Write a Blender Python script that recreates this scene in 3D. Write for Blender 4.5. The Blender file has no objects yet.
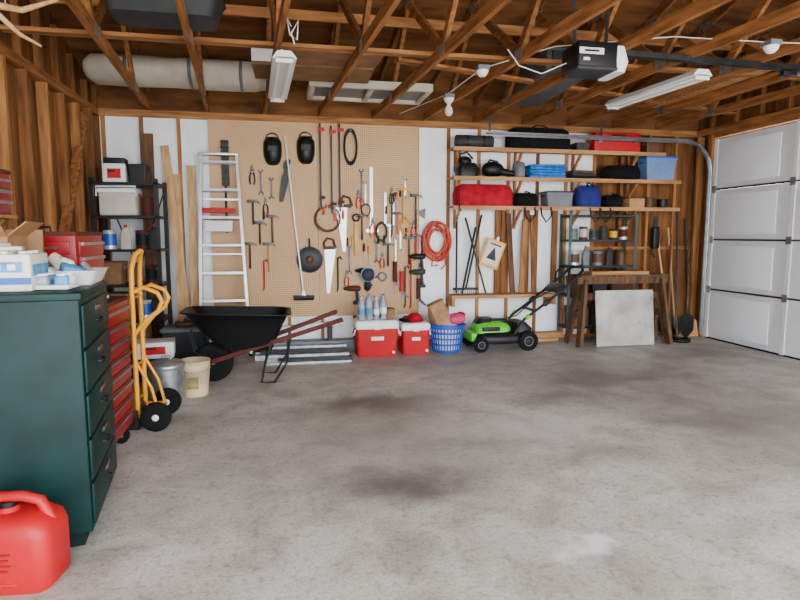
import bpy, bmesh, math, random
from mathutils import Vector, Matrix, Euler
random.seed(7)
pi=math.pi
# ---------------------------------------------------------------- materials
def srgb(c):
    return tuple(((x/255)/12.92 if x/255<=0.04045 else ((x/255+0.055)/1.055)**2.4) for x in c)+(1,)
MATS={}
def M(name,col,rough=.6,metal=0,var=.12,scale=6,bump=0,stretch=(1,1,1),trans=0,col2=None,bscale=None,spec=.5):
    if name in MATS: return MATS[name]
    m=bpy.data.materials.new(name); m.use_nodes=True
    nt=m.node_tree; N=nt.nodes; L=nt.links; b=N['Principled BSDF']
    b.inputs['Roughness'].default_value=rough; b.inputs['Metallic'].default_value=metal
    b.inputs['Specular IOR Level'].default_value=spec
    if trans: b.inputs['Transmission Weight'].default_value=trans
    c=srgb(col)
    tc=N.new('ShaderNodeTexCoord'); mp=N.new('ShaderNodeMapping'); mp.inputs['Scale'].default_value=stretch
    L.new(tc.outputs['Object'],mp.inputs[0])
    nz=N.new('ShaderNodeTexNoise'); nz.inputs['Scale'].default_value=scale; nz.inputs['Detail'].default_value=5
    L.new(mp.outputs[0],nz.inputs['Vector'])
    cr=N.new('ShaderNodeValToRGB'); cr.color_ramp.elements[0].position=.3; cr.color_ramp.elements[1].position=.7
    d=srgb(col2) if col2 else tuple(x*(1-var*1.6) for x in c[:3])+(1,)
    l=c if col2 else tuple(min(1,x*(1+var)) for x in c[:3])+(1,)
    cr.color_ramp.elements[0].color=d; cr.color_ramp.elements[1].color=l
    L.new(nz.outputs['Fac'],cr.inputs[0]); L.new(cr.outputs[0],b.inputs['Base Color'])
    if bump:
        bp=N.new('ShaderNodeBump'); bp.inputs['Strength'].default_value=bump; bp.inputs['Distance'].default_value=.02
        if bscale:
            n2=N.new('ShaderNodeTexNoise'); n2.inputs['Scale'].default_value=bscale; n2.inputs['Detail'].default_value=4
            L.new(mp.outputs[0],n2.inputs['Vector']); L.new(n2.outputs['Fac'],bp.inputs['Height'])
        else: L.new(nz.outputs['Fac'],bp.inputs['Height'])
        L.new(bp.outputs[0],b.inputs['Normal'])
    MATS[name]=m; return m
studZ=M('stud_wood',(186,130,78),.75,col2=(122,76,38),scale=3,stretch=(9,9,.8),bump=.1,spec=.25)
studZ2=M('stud_wood_dark',(150,98,54),.75,col2=(92,56,28),scale=3,stretch=(9,9,.8),bump=.1,spec=.25)
studX=M('plate_wood',(182,126,76),.75,col2=(120,76,40),scale=3,stretch=(.8,9,9),bump=.1,spec=.25)
trussW=M('truss_wood',(168,112,62),.75,col2=(104,62,30),scale=3,stretch=(9,.8,9),bump=.1,spec=.25)
trussW2=M('truss_wood_dark',(140,92,50),.75,col2=(86,52,26),scale=3,stretch=(9,.8,9),bump=.1,spec=.25)
ply=M('plywood_sheathing',(130,86,48),.85,col2=(76,46,24),scale=1.6,stretch=(1.2,5,5),bump=.1,spec=.2)
plyL=M('wall_board_wood',(140,92,50),.85,col2=(70,42,20),scale=1.5,stretch=(6,7,.7),bump=.15,spec=.2)
pine=M('pine_board',(210,170,118),.7,col2=(172,124,76),scale=3,stretch=(8,8,.8),bump=.05)
pineX=M('pine_shelf',(196,146,92),.7,col2=(146,98,56),scale=3,stretch=(.8,8,8),bump=.05)
oldW=M('weathered_wood',(116,84,58),.85,col2=(66,46,32),scale=3,stretch=(7,7,.9),bump=.2,spec=.25)
insul=M('insulation_sheet',(238,240,241),.4,var=.05,scale=3,bump=1,bscale=4)
blk=M('black_plastic',(14,14,16),.45,var=.2,scale=9,spec=.35)
blkf=M('black_fabric',(13,13,16),.9,var=.35,scale=12,bump=.5,spec=.2)
rub=M('black_rubber',(12,12,12),.85,var=.2,spec=.25)
redp=M('red_paint',(146,14,20),.35,var=.12,scale=3,spec=.4)
redpl=M('red_plastic',(182,14,26),.45,var=.08,scale=4,spec=.3)
redf=M('red_fabric',(170,14,38),.85,var=.25,scale=8,bump=.4,spec=.2)
dkred=M('dark_red_wood',(84,34,26),.7,var=.25,stretch=(1,8,8),scale=4,spec=.3)
blue=M('blue_plastic',(26,80,184),.4,var=.1)
bluet=M('blue_tarp',(22,112,198),.5,var=.25,scale=14,bump=.9)
navy=M('navy_fabric',(18,28,110),.8,var=.3,scale=10,bump=.4)
wht=M('white_plastic',(230,230,227),.4,var=.04)
wpaint=M('white_enamel',(224,226,226),.35,var=.03)
cream=M('cream_foam',(196,188,170),.75,var=.14,scale=4,bump=.2)
gry=M('grey_plastic',(106,110,114),.5,var=.12)
dgry=M('dark_grey',(48,50,52),.6,var=.2,spec=.3)
steel=M('steel',(160,162,165),.32,metal=.9,var=.15,scale=12)
dsteel=M('dark_steel',(70,70,72),.4,metal=.85,var=.25,scale=12)
galv=M('galvanised',(168,172,175),.38,metal=.8,var=.22,scale=14)
alum=M('aluminium',(212,214,216),.35,metal=.5,var=.08,scale=10)
green=M('green_enamel',(8,40,37),.5,var=.25,scale=5,spec=.2)
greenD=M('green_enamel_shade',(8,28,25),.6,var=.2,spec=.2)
lime=M('lime_plastic',(86,196,36),.4,var=.1)
yel=M('yellow_paint',(236,160,16),.45,var=.1)
orange=M('orange_plastic',(206,80,24),.45,var=.12)
card=M('cardboard',(176,130,84),.8,var=.15,scale=5)
cardD=M('cardboard_dark',(128,92,58),.8,var=.2)
doorM=M('door_white',(240,242,244),.45,var=.02,scale=2,bump=.03)
pink=M('pink_fabric',(214,60,116),.7,var=.2,bump=.4)
ltblue=M('print_blue',(82,150,196),.6,var=.3,scale=12)
water=M('clear_bottle',(214,228,236),.1,var=.05,trans=.7)
pailM=M('pail_cream',(212,196,152),.5,var=.12)
brown=M('brown_leather',(86,52,30),.6,var=.2)
tealc=M('grey_green_paint',(60,78,74),.5,var=.2)
paper=M('paper_white',(222,217,204),.7,var=.06)
redoil=M('hose_orange_red',(196,58,34),.45,var=.15)
kraft=M('kraft_paper',(160,122,84),.85,var=.2,scale=8,bump=.5)

def pegmat():
    m=bpy.data.materials.new('pegboard'); m.use_nodes=True; nt=m.node_tree;N=nt.nodes;L=nt.links;b=N['Principled BSDF']
    tc=N.new('ShaderNodeTexCoord'); s=N.new('ShaderNodeVectorMath'); s.operation='SCALE'; s.inputs['Scale'].default_value=1/.0254
    L.new(tc.outputs['Object'],s.inputs[0])
    fr=N.new('ShaderNodeVectorMath'); fr.operation='FRACTION'; L.new(s.outputs[0],fr.inputs[0])
    sb=N.new('ShaderNodeVectorMath'); sb.operation='SUBTRACT'; sb.inputs[1].default_value=(.5,.5,.5); L.new(fr.outputs[0],sb.inputs[0])
    mu=N.new('ShaderNodeVectorMath'); mu.operation='MULTIPLY'; mu.inputs[1].default_value=(1,0,1); L.new(sb.outputs[0],mu.inputs[0])
    ln=N.new('ShaderNodeVectorMath'); ln.operation='LENGTH'; L.new(mu.outputs[0],ln.inputs[0])
    lt=N.new('ShaderNodeMath'); lt.operation='LESS_THAN'; lt.inputs[1].default_value=.19; L.new(ln.outputs['Value'],lt.inputs[0])
    nz=N.new('ShaderNodeTexNoise'); nz.inputs['Scale'].default_value=2; L.new(tc.outputs['Object'],nz.inputs['Vector'])
    cr=N.new('ShaderNodeValToRGB'); cr.color_ramp.elements[0].color=srgb((194,150,104)); cr.color_ramp.elements[1].color=srgb((214,174,128))
    L.new(nz.outputs['Fac'],cr.inputs[0])
    mx=N.new('ShaderNodeMix'); mx.data_type='RGBA'; mx.inputs['B'].default_value=srgb((60,40,24))
    L.new(lt.outputs[0],mx.inputs['Factor']); L.new(cr.outputs[0],mx.inputs['A']); L.new(mx.outputs['Result'],b.inputs['Base Color'])
    b.inputs['Roughness'].default_value=.65
    return m
peg=pegmat()
def concrete():
    m=bpy.data.materials.new('concrete_floor'); m.use_nodes=True; nt=m.node_tree;N=nt.nodes;L=nt.links;b=N['Principled BSDF']
    tc=N.new('ShaderNodeTexCoord')
    def noise(sc,det=6,dist=0):
        n=N.new('ShaderNodeTexNoise'); n.inputs['Scale'].default_value=sc; n.inputs['Detail'].default_value=det; n.inputs['Distortion'].default_value=dist
        L.new(tc.outputs['Object'],n.inputs['Vector']); return n
    def ramp(src,c0,c1,p0=.3,p1=.7):
        r=N.new('ShaderNodeValToRGB'); r.color_ramp.elements[0].position=p0; r.color_ramp.elements[1].position=p1
        r.color_ramp.elements[0].color=srgb(c0); r.color_ramp.elements[1].color=srgb(c1); L.new(src,r.inputs[0]); return r.outputs[0]
    def mix(mode,f,a,bb):
        x=N.new('ShaderNodeMix'); x.data_type='RGBA'; x.blend_type=mode
        if isinstance(f,float): x.inputs['Factor'].default_value=f
        else: L.new(f,x.inputs['Factor'])
        L.new(a,x.inputs['A'])
        if isinstance(bb,tuple): x.inputs['B'].default_value=bb
        else: L.new(bb,x.inputs['B'])
        return x.outputs['Result']
    base=ramp(noise(.8,7,.5).outputs['Fac'],(184,178,169),(216,211,203),.35,.65)
    mott=ramp(noise(3.2,10,.6).outputs['Fac'],(206,203,198),(255,255,255),.34,.6)
    c=mix('MULTIPLY',.85,base,mott)
    fine=ramp(noise(60,5).outputs['Fac'],(206,206,206),(255,255,255),.3,.6)
    c=mix('MULTIPLY',.8,c,fine)
    speck=ramp(noise(22,6).outputs['Fac'],(196,194,190),(255,255,255),.36,.46)
    c=mix('MULTIPLY',.5,c,speck)
    wn=noise(2.2,7)
    def spot(cx,cy,rx,ry,col,st,c):
        off=N.new('ShaderNodeVectorMath'); off.operation='MULTIPLY_ADD'; L.new(wn.outputs['Color'],off.inputs[0]); off.inputs[1].default_value=(.9,.9,0)
        L.new(tc.outputs['Object'],off.inputs[2])
        s=N.new('ShaderNodeVectorMath'); s.operation='SUBTRACT'; L.new(off.outputs[0],s.inputs[0]); s.inputs[1].default_value=(cx+.45,cy+.45,0)
        d=N.new('ShaderNodeVectorMath'); d.operation='MULTIPLY'; d.inputs[1].default_value=(1/rx,1/ry,0); L.new(s.outputs[0],d.inputs[0])
        l=N.new('ShaderNodeVectorMath'); l.operation='LENGTH'; L.new(d.outputs[0],l.inputs[0])
        r=N.new('ShaderNodeMapRange'); r.interpolation_type='SMOOTHSTEP'; r.inputs['From Min'].default_value=.05; r.inputs['From Max'].default_value=1; r.inputs['To Min'].default_value=st; r.inputs['To Max'].default_value=0
        L.new(l.outputs['Value'],r.inputs[0]); return mix('MIX',r.outputs[0],c,srgb(col))
    c=spot(.6,3.8,1.5,1.4,(142,135,128),.6,c)
    c=spot(3.6,3.6,1.4,1.6,(138,130,122),.65,c)
    c=spot(.4,6.3,3.6,.9,(134,127,120),.55,c)
    c=spot(3.4,5.4,2.6,1.0,(134,127,120),.5,c)
    c=spot(.65,4.62,.85,.42,(84,77,71),.85,c)
    c=spot(.62,3.05,.65,.36,(84,76,70),.85,c)
    c=spot(3.2,3.7,.8,.4,(106,98,90),.55,c)
    c=spot(3.1,5.1,1.1,.4,(106,99,92),.7,c)
    c=spot(2.2,4.5,.6,.25,(112,105,99),.55,c)
    c=spot(1.9,3.2,.5,.3,(126,118,110),.5,c)
    c=spot(4.9,6.0,1.2,.7,(112,105,98),.6,c)
    c=spot(1.36,2.25,.2,.1,(236,236,234),.8,c)
    c=spot(1.7,3.9,.9,.4,(206,203,198),.5,c)
    L.new(c,b.inputs['Base Color']); b.inputs['Roughness'].default_value=.5; b.inputs['Specular IOR Level'].default_value=.35
    bp=N.new('ShaderNodeBump'); bp.inputs['Strength'].default_value=.08; bp.inputs['Distance'].default_value=.01
    L.new(noise(40,5).outputs['Fac'],bp.inputs['Height']); L.new(bp.outputs[0],b.inputs['Normal'])
    return m

# ---------------------------------------------------------------- mesh builder
class B:
    def __init__(s,name,loc=(0,0,0),rz=0,parent=None,rx=0,ry=0):
        s.name=name; s.loc=loc; s.rot=(rx,ry,rz); s.v=[];s.f=[];s.mi=[];s.sm=[];s.mats=[];s.parent=parent
    def idx(s,m):
        if m not in s.mats: s.mats.append(m)
        return s.mats.index(m)
    def raw(s,vs,fs,m,smooth=False):
        o=len(s.v); i=s.idx(m)
        s.v+= [tuple(v) for v in vs]
        for k,f in enumerate(fs):
            s.f.append([o+a for a in f]); s.mi.append(i); s.sm.append(smooth and len(f)<=4)
        return s
    def box(s,c,d,m,r=(0,0,0),bev=0):
        bm=bmesh.new(); bmesh.ops.create_cube(bm,size=1)
        for v in bm.verts: v.co=Vector((v.co.x*d[0],v.co.y*d[1],v.co.z*d[2]))
        if bev: bmesh.ops.bevel(bm,geom=bm.edges[:],offset=min(bev,min(d)*.45),segments=3,profile=.5,affect='EDGES')
        mt=Matrix.Translation(c)@Euler(r).to_matrix().to_4x4()
        bm.verts.ensure_lookup_table(); bm.verts.index_update()
        s.raw([mt@v.co for v in bm.verts],[[v.index for v in f.verts] for f in bm.faces],m,bool(bev))
        bm.free(); return s
    def b2(s,a,b,m,bev=0):
        return s.box([(a[i]+b[i])/2 for i in range(3)],[abs(b[i]-a[i]) for i in range(3)],m,bev=bev)
    def loft(s,rings,m,caps=(1,1),smooth=True,closed=False):
        n=len(rings[0]); vs=[v for r in rings for v in r]; fs=[]
        K=len(rings)
        for k in range(K if closed else K-1):
            k2=(k+1)%K
            for j in range(n): fs.append([k*n+j,k*n+(j+1)%n,k2*n+(j+1)%n,k2*n+j])
        s.raw(vs,fs,m,smooth)
        if not closed:
            if caps[0]: s.raw(rings[0],[list(range(n))[::-1]],m)
            if caps[1]: s.raw(rings[-1],[list(range(n))],m)
        return s
    def tube(s,pts,r,m,n=8,closed=False,r2=None):
        P=[Vector(p) for p in pts]; rings=[]; up=None; K=len(P)
        for i,p in enumerate(P):
            a=P[i-1] if (i>0 or closed) else p; b=P[(i+1)%K] if (i<K-1 or closed) else p
            t=(b-a).normalized()
            if up is None:
                up=t.orthogonal().normalized()
            else:
                up=(up-t*up.dot(t)); up=up.normalized() if up.length>1e-6 else t.orthogonal().normalized()
            w=t.cross(up); rr=r if r2 is None else r+(r2-r)*i/(K-1)
            rings.append([p+(up*math.cos(2*pi*j/n)+w*math.sin(2*pi*j/n))*rr for j in range(n)])
        return s.loft(rings,m,closed=closed)
    def cyl(s,a,b,r,m,r2=None,n=18): return s.tube([a,b],r,m,n,r2=r2)
    def lathe(s,c,prof,m,n=24,axis='z',sx=1,sy=1,caps=(1,1)):
        rings=[]
        for r,z in prof:
            ring=[]
            for j in range(n):
                a=2*pi*j/n; x,y=r*math.cos(a)*sx,r*math.sin(a)*sy
                p={'z':(x,y,z),'y':(x,z,y),'x':(z,x,y)}[axis]
                ring.append((c[0]+p[0],c[1]+p[1],c[2]+p[2]))
            rings.append(ring)
        return s.loft(rings,m,caps)
    def ball(s,c,d,m,n=16,k=10,e=1):
        prof=[]
        for i in range(k+1):
            a=-pi/2+pi*i/k; prof.append((max(.001,math.cos(a)**e),math.copysign(abs(math.sin(a))**e,math.sin(a))*d[2]))
        return s.lathe(c,prof,m,n,sx=d[0],sy=d[1])
    def prism(s,poly,y0,y1,m):
        n=len(poly); vs=[(x,y0,z) for x,z in poly]+[(x,y1,z) for x,z in poly]
        fs=[list(range(n)),list(range(2*n-1,n-1,-1))]+[[i,(i+1)%n,n+(i+1)%n,n+i] for i in range(n)]
        return s.raw(vs,fs,m)
    def beam(s,a,b,w,h,m,up=(0,0,1)):
        a,b=Vector(a),Vector(b); t=(b-a).normalized(); u=Vector(up)
        if abs(t.dot(u))>.99: u=Vector((0,1,0))
        r=t.cross(u).normalized(); u=r.cross(t)
        R=[[p+r*x*w/2+u*z*h/2 for x,z in((-1,-1),(1,-1),(1,1),(-1,1))] for p in(a,b)]
        return s.loft(R,m,smooth=False)
    def torus(s,c,R,r,m,axis='y',n=28,k=10,sx=1,sz=1):
        pts=[]
        for j in range(n):
            a=2*pi*j/n; x,y=R*math.cos(a)*sx,R*math.sin(a)*sz
            p={'y':(x,0,y),'z':(x,y,0),'x':(0,x,y)}[axis]; pts.append((c[0]+p[0],c[1]+p[1],c[2]+p[2]))
        return s.tube(pts,r,m,k,closed=True)
    def done(s):
        me=bpy.data.meshes.new(s.name); me.from_pydata(s.v,[],s.f)
        for m in s.mats: me.materials.append(m)
        for p,i,sm in zip(me.polygons,s.mi,s.sm): p.material_index=i; p.use_smooth=sm
        bm=bmesh.new(); bm.from_mesh(me); bmesh.ops.recalc_face_normals(bm,faces=bm.faces[:]); bm.to_mesh(me); bm.free()
        o=bpy.data.objects.new(s.name,me); bpy.context.scene.collection.objects.link(o)
        o.location=s.loc; o.rotation_euler=s.rot
        if s.parent: o.parent=s.parent
        return o
def rrect(w,h,rad,z,cx=0,cy=0,k=4):
    out=[]
    for qx,qy,a0 in((1,1,0),(-1,1,pi/2),(-1,-1,pi),(1,-1,3*pi/2)):
        for j in range(k+1):
            a=a0+pi/2*j/k; out.append((cx+qx*(w/2-rad)+rad*math.cos(a),cy+qy*(h/2-rad)+rad*math.sin(a),z))
    return out
XL,XR,YB,YF=-2.03,5.62,7.26,-.8
P0,P1=2.74,2.82
# ---------------------------------------------------------------- shell
fl=B('floor'); fl.b2((XL-.15,YF,-.15),(XR+.15,YB+.15,0),concrete()); fl.done()
gd=B('driveway'); gd.b2((-14,-20,-.2),(18,YF-.005,-.02),M('driveway_concrete',(186,184,180),.8,var=.1,scale=2)); gd.done()
wb=B('wall_back'); wb.b2((XL-.12,YB+.09,0),(XR+.12,YB+.13,3.2),plyL); WB=wb.done()
st=B('studs',parent=WB)
x=XL+.02; k=0
while x<XR:
    st.b2((x,YB,.04),(x+.04,YB+.089,P0),[studZ,studZ2,studZ][k%3]); k+=1
    x+=.406
st.b2((XL,YB,0),(XR,YB+.089,.04),studX); st.b2((XL,YB-.002,P0),(XR,YB+.089,P0+.039),studX); st.b2((XL,YB,P0+.041),(XR,YB+.089,P1),studX)
st.b2((4.0,YB,1.2),(XR,YB+.085,1.24),studX)
st.done()
ins=B('insulation',parent=WB); ins.b2((XL,YB+.03,.04),(4.1,YB+.088,P0),insul); ins.done()
bl=B('eave_blocking',parent=WB); bl.b2((XL,YB+.03,P1),(XR,YB+.088,3.14),ply); bl.done()
wl=B('wall_left')
wl.raw([(XL-.12,YF,0),(XL-.12,YB+.1,0),(XL-.12,YB+.1,3.1),(XL-.12,3.3,4.55),(XL-.12,YF,3.1),
        (XL-.09,YF,0),(XL-.09,YB+.1,0),(XL-.09,YB+.1,3.1),(XL-.09,3.3,4.55),(XL-.09,YF,3.1)],
       [[0,1,2,3,4],[9,8,7,6,5],[0,5,6,1],[1,6,7,2],[2,7,8,3],[3,8,9,4],[4,9,5,0]],plyL)
WL=wl.done()
st=B('studs',parent=WL); y=YF+.1; k=0
while y<YB-.05:
    st.b2((XL-.089,y,.04),(XL,y+.04,P0),[studZ,studZ2][k%2]); k+=1
    zt=3.1+.36*(YB-y) if y>3.3 else 3.1+.36*(y-YF)
    st.b2((XL-.089,y,P1),(XL-.03,y+.04,min(zt,4.4)-.12),studZ2); y+=.406
st.b2((XL-.089,YF,0),(XL,YB,.04),trussW); st.b2((XL-.089,YF,P0),(XL+.002,YB,P1),trussW)
st.beam((XL-.02,5.2,.1),(XL-.02,6.9,P0),.03,.09,trussW,up=(1,0,0))
st.done()
DY1,DY0,DH=6.93,2.0,2.66
wr=B('wall_right')
wr.b2((XR+.09,DY1,0),(XR+.13,YB+.1,3.1),plyL); wr.b2((XR+.09,YF,0),(XR+.13,DY0,3.1),plyL); wr.b2((XR+.09,DY0,DH),(XR+.13,DY1,3.1),plyL)
wr.raw([(XR+.09,YF,3.1),(XR+.09,YB+.1,3.1),(XR+.09,3.3,4.55),(XR+.13,YF,3.1),(XR+.13,YB+.1,3.1),(XR+.13,3.3,4.55)],[[0,1,2],[5,4,3],[0,3,4,1],[1,4,5,2],[2,5,3,0]],plyL)
WR=wr.done()
st=B('studs',parent=WR)
st.b2((XR,DY1+.02,0),(XR+.089,DY1+.06,P0),studZ); st.b2((XR,DY1+.07,0),(XR+.089,DY1+.11,P0),studZ2); st.b2((XR,YB-.05,0),(XR+.089,YB-.01,P0),studZ)
st.b2((XR+.01,DY0-.1,DH+.02),(XR+.089,DY1+.1,P0),trussW)
st.b2((XR,YF,P0),(XR+.089,YB,P1),trussW)
y=YF+.1
while y<YB-.1:
    zt=3.1+.36*(YB-y) if y>3.3 else 3.1+.36*(y-YF)
    st.b2((XR+.03,y,P1),(XR+.089,y+.04,min(zt,4.4)-.12),studZ2)
    if y<DY0-.1: st.b2((XR,y,.0),(XR+.089,y+.04,P0),studZ)
    y+=.406
st.b2((XR+.02,YF,3.2),(XR+.05,YB-.3,3.26),trussW)
st.done()
gd=B('door_1')
ph=DH/4
for i in range(4):
    z0=i*ph+.012; z1=(i+1)*ph-.004
    gd.b2((XR+.03,DY0,z0),(XR+.075,DY1,z1),doorM,bev=.006)
    yy=DY0+.06
    while yy<DY1-.3:
        y2=min(yy+1.18,DY1-.06)
        gd.b2((XR+.024,yy,z0+.07),(XR+.034,y2,z1-.07),doorM,bev=.008); yy=y2+.09
    for yy in (DY1-.03,DY1-1.28,DY1-2.55,DY1-3.8,DY0+.03):
        gd.b2((XR+.016,yy-.03,z0),(XR+.03,yy+.03,z1),wpaint)
    if i: 
        gd.b2((XR+.014,DY0,z0-.016),(XR+.03,DY1,z0+.006),dgry)
        for yy in (DY1-.05,DY1-1.28,DY1-2.55): gd.box((XR+.008,yy,z0-.005),(.014,.07,.09),steel); 
        gd.cyl((XR+.01,DY1,z0),(XR+.01,DY1+.05,z0),.012,steel); gd.cyl((XR-.015,DY1+.035,z0),(XR+.03,DY1+.035,z0),.022,wht)
gd.b2((XR+.02,DY0,0),(XR+.08,DY1,.02),rub)
gd.done()
tk=B('garage_door_track')
TZ=2.64
pts=[(XR-.01,DY1+.03,.04),(XR-.01,DY1+.03,TZ-.41)]
for i in range(1,9):
    a=pi/2*i/8; pts.append((XR-.01-.4*(1-math.cos(a)),DY1+.03,TZ-.41+.4*math.sin(a)))
pts.append((2.45,DY1+.03,TZ))
for a,b in zip(pts,pts[1:]):
    tk.beam(a,b,.055,.006,steel,up=(0,1,0)); 
    tk.beam((a[0],a[1]-.028,a[2]),(b[0],b[1]-.028,b[2]),.006,.05,steel,up=(0,1,0)) 
tk.tube([(p[0]+.0,p[1]-.03,p[2]) for p in pts],.011,steel,8); 
tk.beam((2.5,DY1+.03,TZ),(2.5,DY1+.03,P1+.05),.03,.004,dsteel,up=(0,1,0)); tk.beam((4.0,DY1+.03,TZ),(4.0,DY1+.03,P1+.05),.03,.004,dsteel,up=(0,1,0))
tk.done()
cg=B('ceiling')
RB,RT=3.0,4.54
for (y0,z0,y1,z1) in ((YB+.35,RB,3.3,RT),(3.3,RT,YF-.35,RB-.03)):
    cg.raw([(XL-.2,y0,z0),(XR+.2,y0,z0),(XR+.2,y1,z1),(XL-.2,y1,z1),(XL-.2,y0,z0+.03),(XR+.2,y0,z0+.03),(XR+.2,y1,z1+.03),(XL-.2,y1,z1+.03)],
      [[0,1,2,3],[7,6,5,4],[0,4,5,1],[1,5,6,2],[2,6,7,3],[3,7,4,0]],ply)
CG=cg.done()
def roofz(y): return RT-(y-3.3)*(RT-RB)/(YB+.35-3.3) if y>3.3 else RT-(3.3-y)*(RT-RB+.03)/(3.3-YF+.35)
CZ=P1+.045
tr=B('roof_trusses',parent=CG)
for i in range(11):
    xb=-1.50+i*.65
    X=lambda y: xb+.072*(YB-y)
    w=.038; tw=[trussW,trussW2][i%2]
    tr.beam((X(YB),YB,CZ),(X(YF),YF,CZ),w,.089,trussW)
    tr.beam((X(YB),YB+.1,roofz(YB+.1)-.05),(X(3.3),3.3,RT-.05),w,.089,trussW2); tr.beam((X(3.3),3.3,RT-.05),(X(YF),YF,roofz(YF)-.05),w,.089,tw)
    def web(ya,za,yb,zb): tr.beam((X(ya),ya,za),(X(yb),yb,zb),w,.07,tw)
    t=lambda y: roofz(y)-.08
    zb=CZ+.02
    web(6.35,zb,5.7,t(5.7)); web(5.7,t(5.7),4.7,zb); web(4.7,zb,3.3,t(3.3)); web(3.3,t(3.3),1.9,zb); web(1.9,zb,.8,t(.8))
    for yy in (4.7,6.35,5.7):
        zz=CZ+.005 if yy!=5.7 else t(5.7)
        for sgn in(-1,1): tr.box((X(yy)+sgn*.021,yy,zz),(.002,.2,.09),galv)
tr.beam((XL,5.0,CZ+.06),(XR,5.0,CZ+.06),.089,.03,studX); tr.beam((XL,5.7,3.42),(XR,5.7,3.42),.03,.089,studX)
tr.beam((1.0,5.2,CZ+.06),(XR,6.6,CZ+.06),.089,.025,studX)
tr.done()

# ---------------------------------------------------------------- pegboard
PX,PZ,G=-.85,.39,.01222
pb=B('pegboard',(PX,YB-.012,PZ)); pb.b2((0,-.004,0),(1.262,.006,2.35),peg); pb.b2((1.266,-.004,0),(2.52,.006,2.35),peg)
for z in(.02,1.2,2.32): pb.b2((0,.006,z-.02),(2.52,.011,z+.02),pineX)
pb.done()
PYF=YB-.016
def hang(name,c,r):
    return B(name,(PX+c*G,PYF,PZ+r*G))
def hookpeg(b,z=0): b.tube([(0,0,z+.012),(0,-.03,z),(0,-.045,z+.012)],.003,dsteel,6)
for c,r in((60,164),(92,166)):
    b=hang('welding_helmet',c,r)
    prof=[(.02,.16),(.07,.155),(.105,.11),(.112,.02),(.105,-.06),(.085,-.13),(.05,-.165),(.01,-.17)]
    rings=[[(rr*math.cos(pi*j/12+pi), rr*.9*math.sin(pi*j/12+pi)-.004, z) for j in range(13)] for rr,z in prof]
    b.loft([rg+[(rg[-1][0]*.9,-.002,rg[-1][2])] for rg in rings],blk)
    b.box((0,-.1,.02),(.12,.02,.06),dgry,bev=.006); b.box((0,-.108,.02),(.1,.012,.042),blk)
    b.torus((0,-.03,.13),.075,.008,dgry,'y',20); b.done()
for c,r,l in((106,110,82),(117,104,86),(125,106,86)):
    b=hang('bar_clamp',c,r); L_=l*G
    b.b2((-.011,-.038,0),(.011,-.026,L_),blk)
    for z,cc in((L_-.05,redpl),(.14,dkred)):
        b.prism([(-.018,z),(.02,z),(.055,z-.01),(.055,z-.035),(-.018,z-.05)],-.052,-.014,cc)
    b.cyl((.035,-.033,.0),(.035,-.033,.12),.006,steel); b.cyl((.035,-.033,-.09),(.035,-.033,.01),.016,orange,n=12)
    b.box((0,-.015,L_-.03),(.01,.03,.01),steel); b.done()
def coil(name,c,r,R,m,n=4,tr_=.006,sx=1,tie=None):
    b=hang(name,c,r); pts=[]
    for i in range(n*20+1):
        a=2*pi*i/20; q=R*(1+.1*math.sin(i*.37)); pts.append((q*sx*math.cos(a),-.03-.008*math.sin(i*.7)-.004*(i/20),q*math.sin(a)))
    b.tube(pts,tr_,m,6); hookpeg(b,R); 
    if tie: b.box((0,-.035,R),(.02,.045,.04),tie)
    b.done()
coil('extension_cord',136,170,.2,blk,5,.007,.38,tie=gry)
coil('wire_coil',112,99,.15,brown,4,.005,1,tie=orange)
coil('wire_coil',167,86,.11,dgry,6,.006,.6,tie=dgry)
coil('wire_coil',192,92,.09,yel,4,.005,.7)
coil('wire_coil',151,108,.07,dgry,4,.004,.8)
b=hang('pruning_saw',71,130); b.prism([(0,.2),(.06,.24),(.055,.12),(.03,0),(-.02,-.18),(-.07,-.19),(-.055,-.02),(-.04,.1)],-.03,-.024,blk)
b.prism([(0,.2),(.05,.24),(.08,.3),(.05,.33),(.0,.3),(-.02,.22)],-.04,-.015,blk); b.done()
b=hang('floor_squeegee',80,20); b.tube([(.09,-.04,.02),(0.0,-.035,.9),(-.1,-.03,1.95)],.012,alum,8); b.box((.09,-.045,.01),(.26,.03,.035),dgry,bev=.006); b.box((.09,-.045,-.015),(.25,.008,.04),rub); b.prism([(.06,.02),(.12,.02),(.1,.09),(.08,.09)],-.055,-.03,steel); b.done()
b=hang('circular_saw_blade',94,58); b.lathe((0,-.02,0),[(.02,-.003),(.155,-.003),(.16,0),(.155,.003),(.02,.003)],blk,40,'y')
for i in range(30):
    a=2*pi*i/30; b.box((.163*math.cos(a),-.02,.163*math.sin(a)),(.018,.004,.012),dsteel,(0,-a,0))
b.lathe((0,-.027,0),[(.0,-.004),(.05,-.004),(.05,.004),(0,.004)],brown,20,'y'); b.cyl((0,-.025,.15),(0,-.025,.26),.012,blk,n=10); hookpeg(b); b.done()
def handsaw(c,r,flip=1,up=1):
    b=hang('hand_saw',c,r)
    b.prism([(-.015*flip,-.32*up),(.02*flip,-.32*up),(.1*flip,.22*up),(-.04*flip,.22*up)],-.028,-.024,alum)
    b.tube([(-.03,-.026,.22*up),(-.045,-.026,.3*up),(0,-.026,.36*up),(.07,-.026,.34*up),(.1,-.026,.24*up)],.016,brown,8); b.box((.03,-.026,.24*up),(.12,.022,.04),brown,bev=.008)
    b.done()
handsaw(112,50,1); handsaw(129,92,-1)
b=hang('drywall_square',157,118); b.b2((-.02,-.02,-.40),(.02,-.016,.40),alum); b.b2((-.07,-.022,-.40),(.09,-.012,-.36),alum); b.done()
b=hang('framing_square',170,116); b.b2((0,-.024,-.3),(.03,-.02,.12),steel); b.b2((0,-.024,-.3),(.1,-.02,-.27),steel); b.done()
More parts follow.
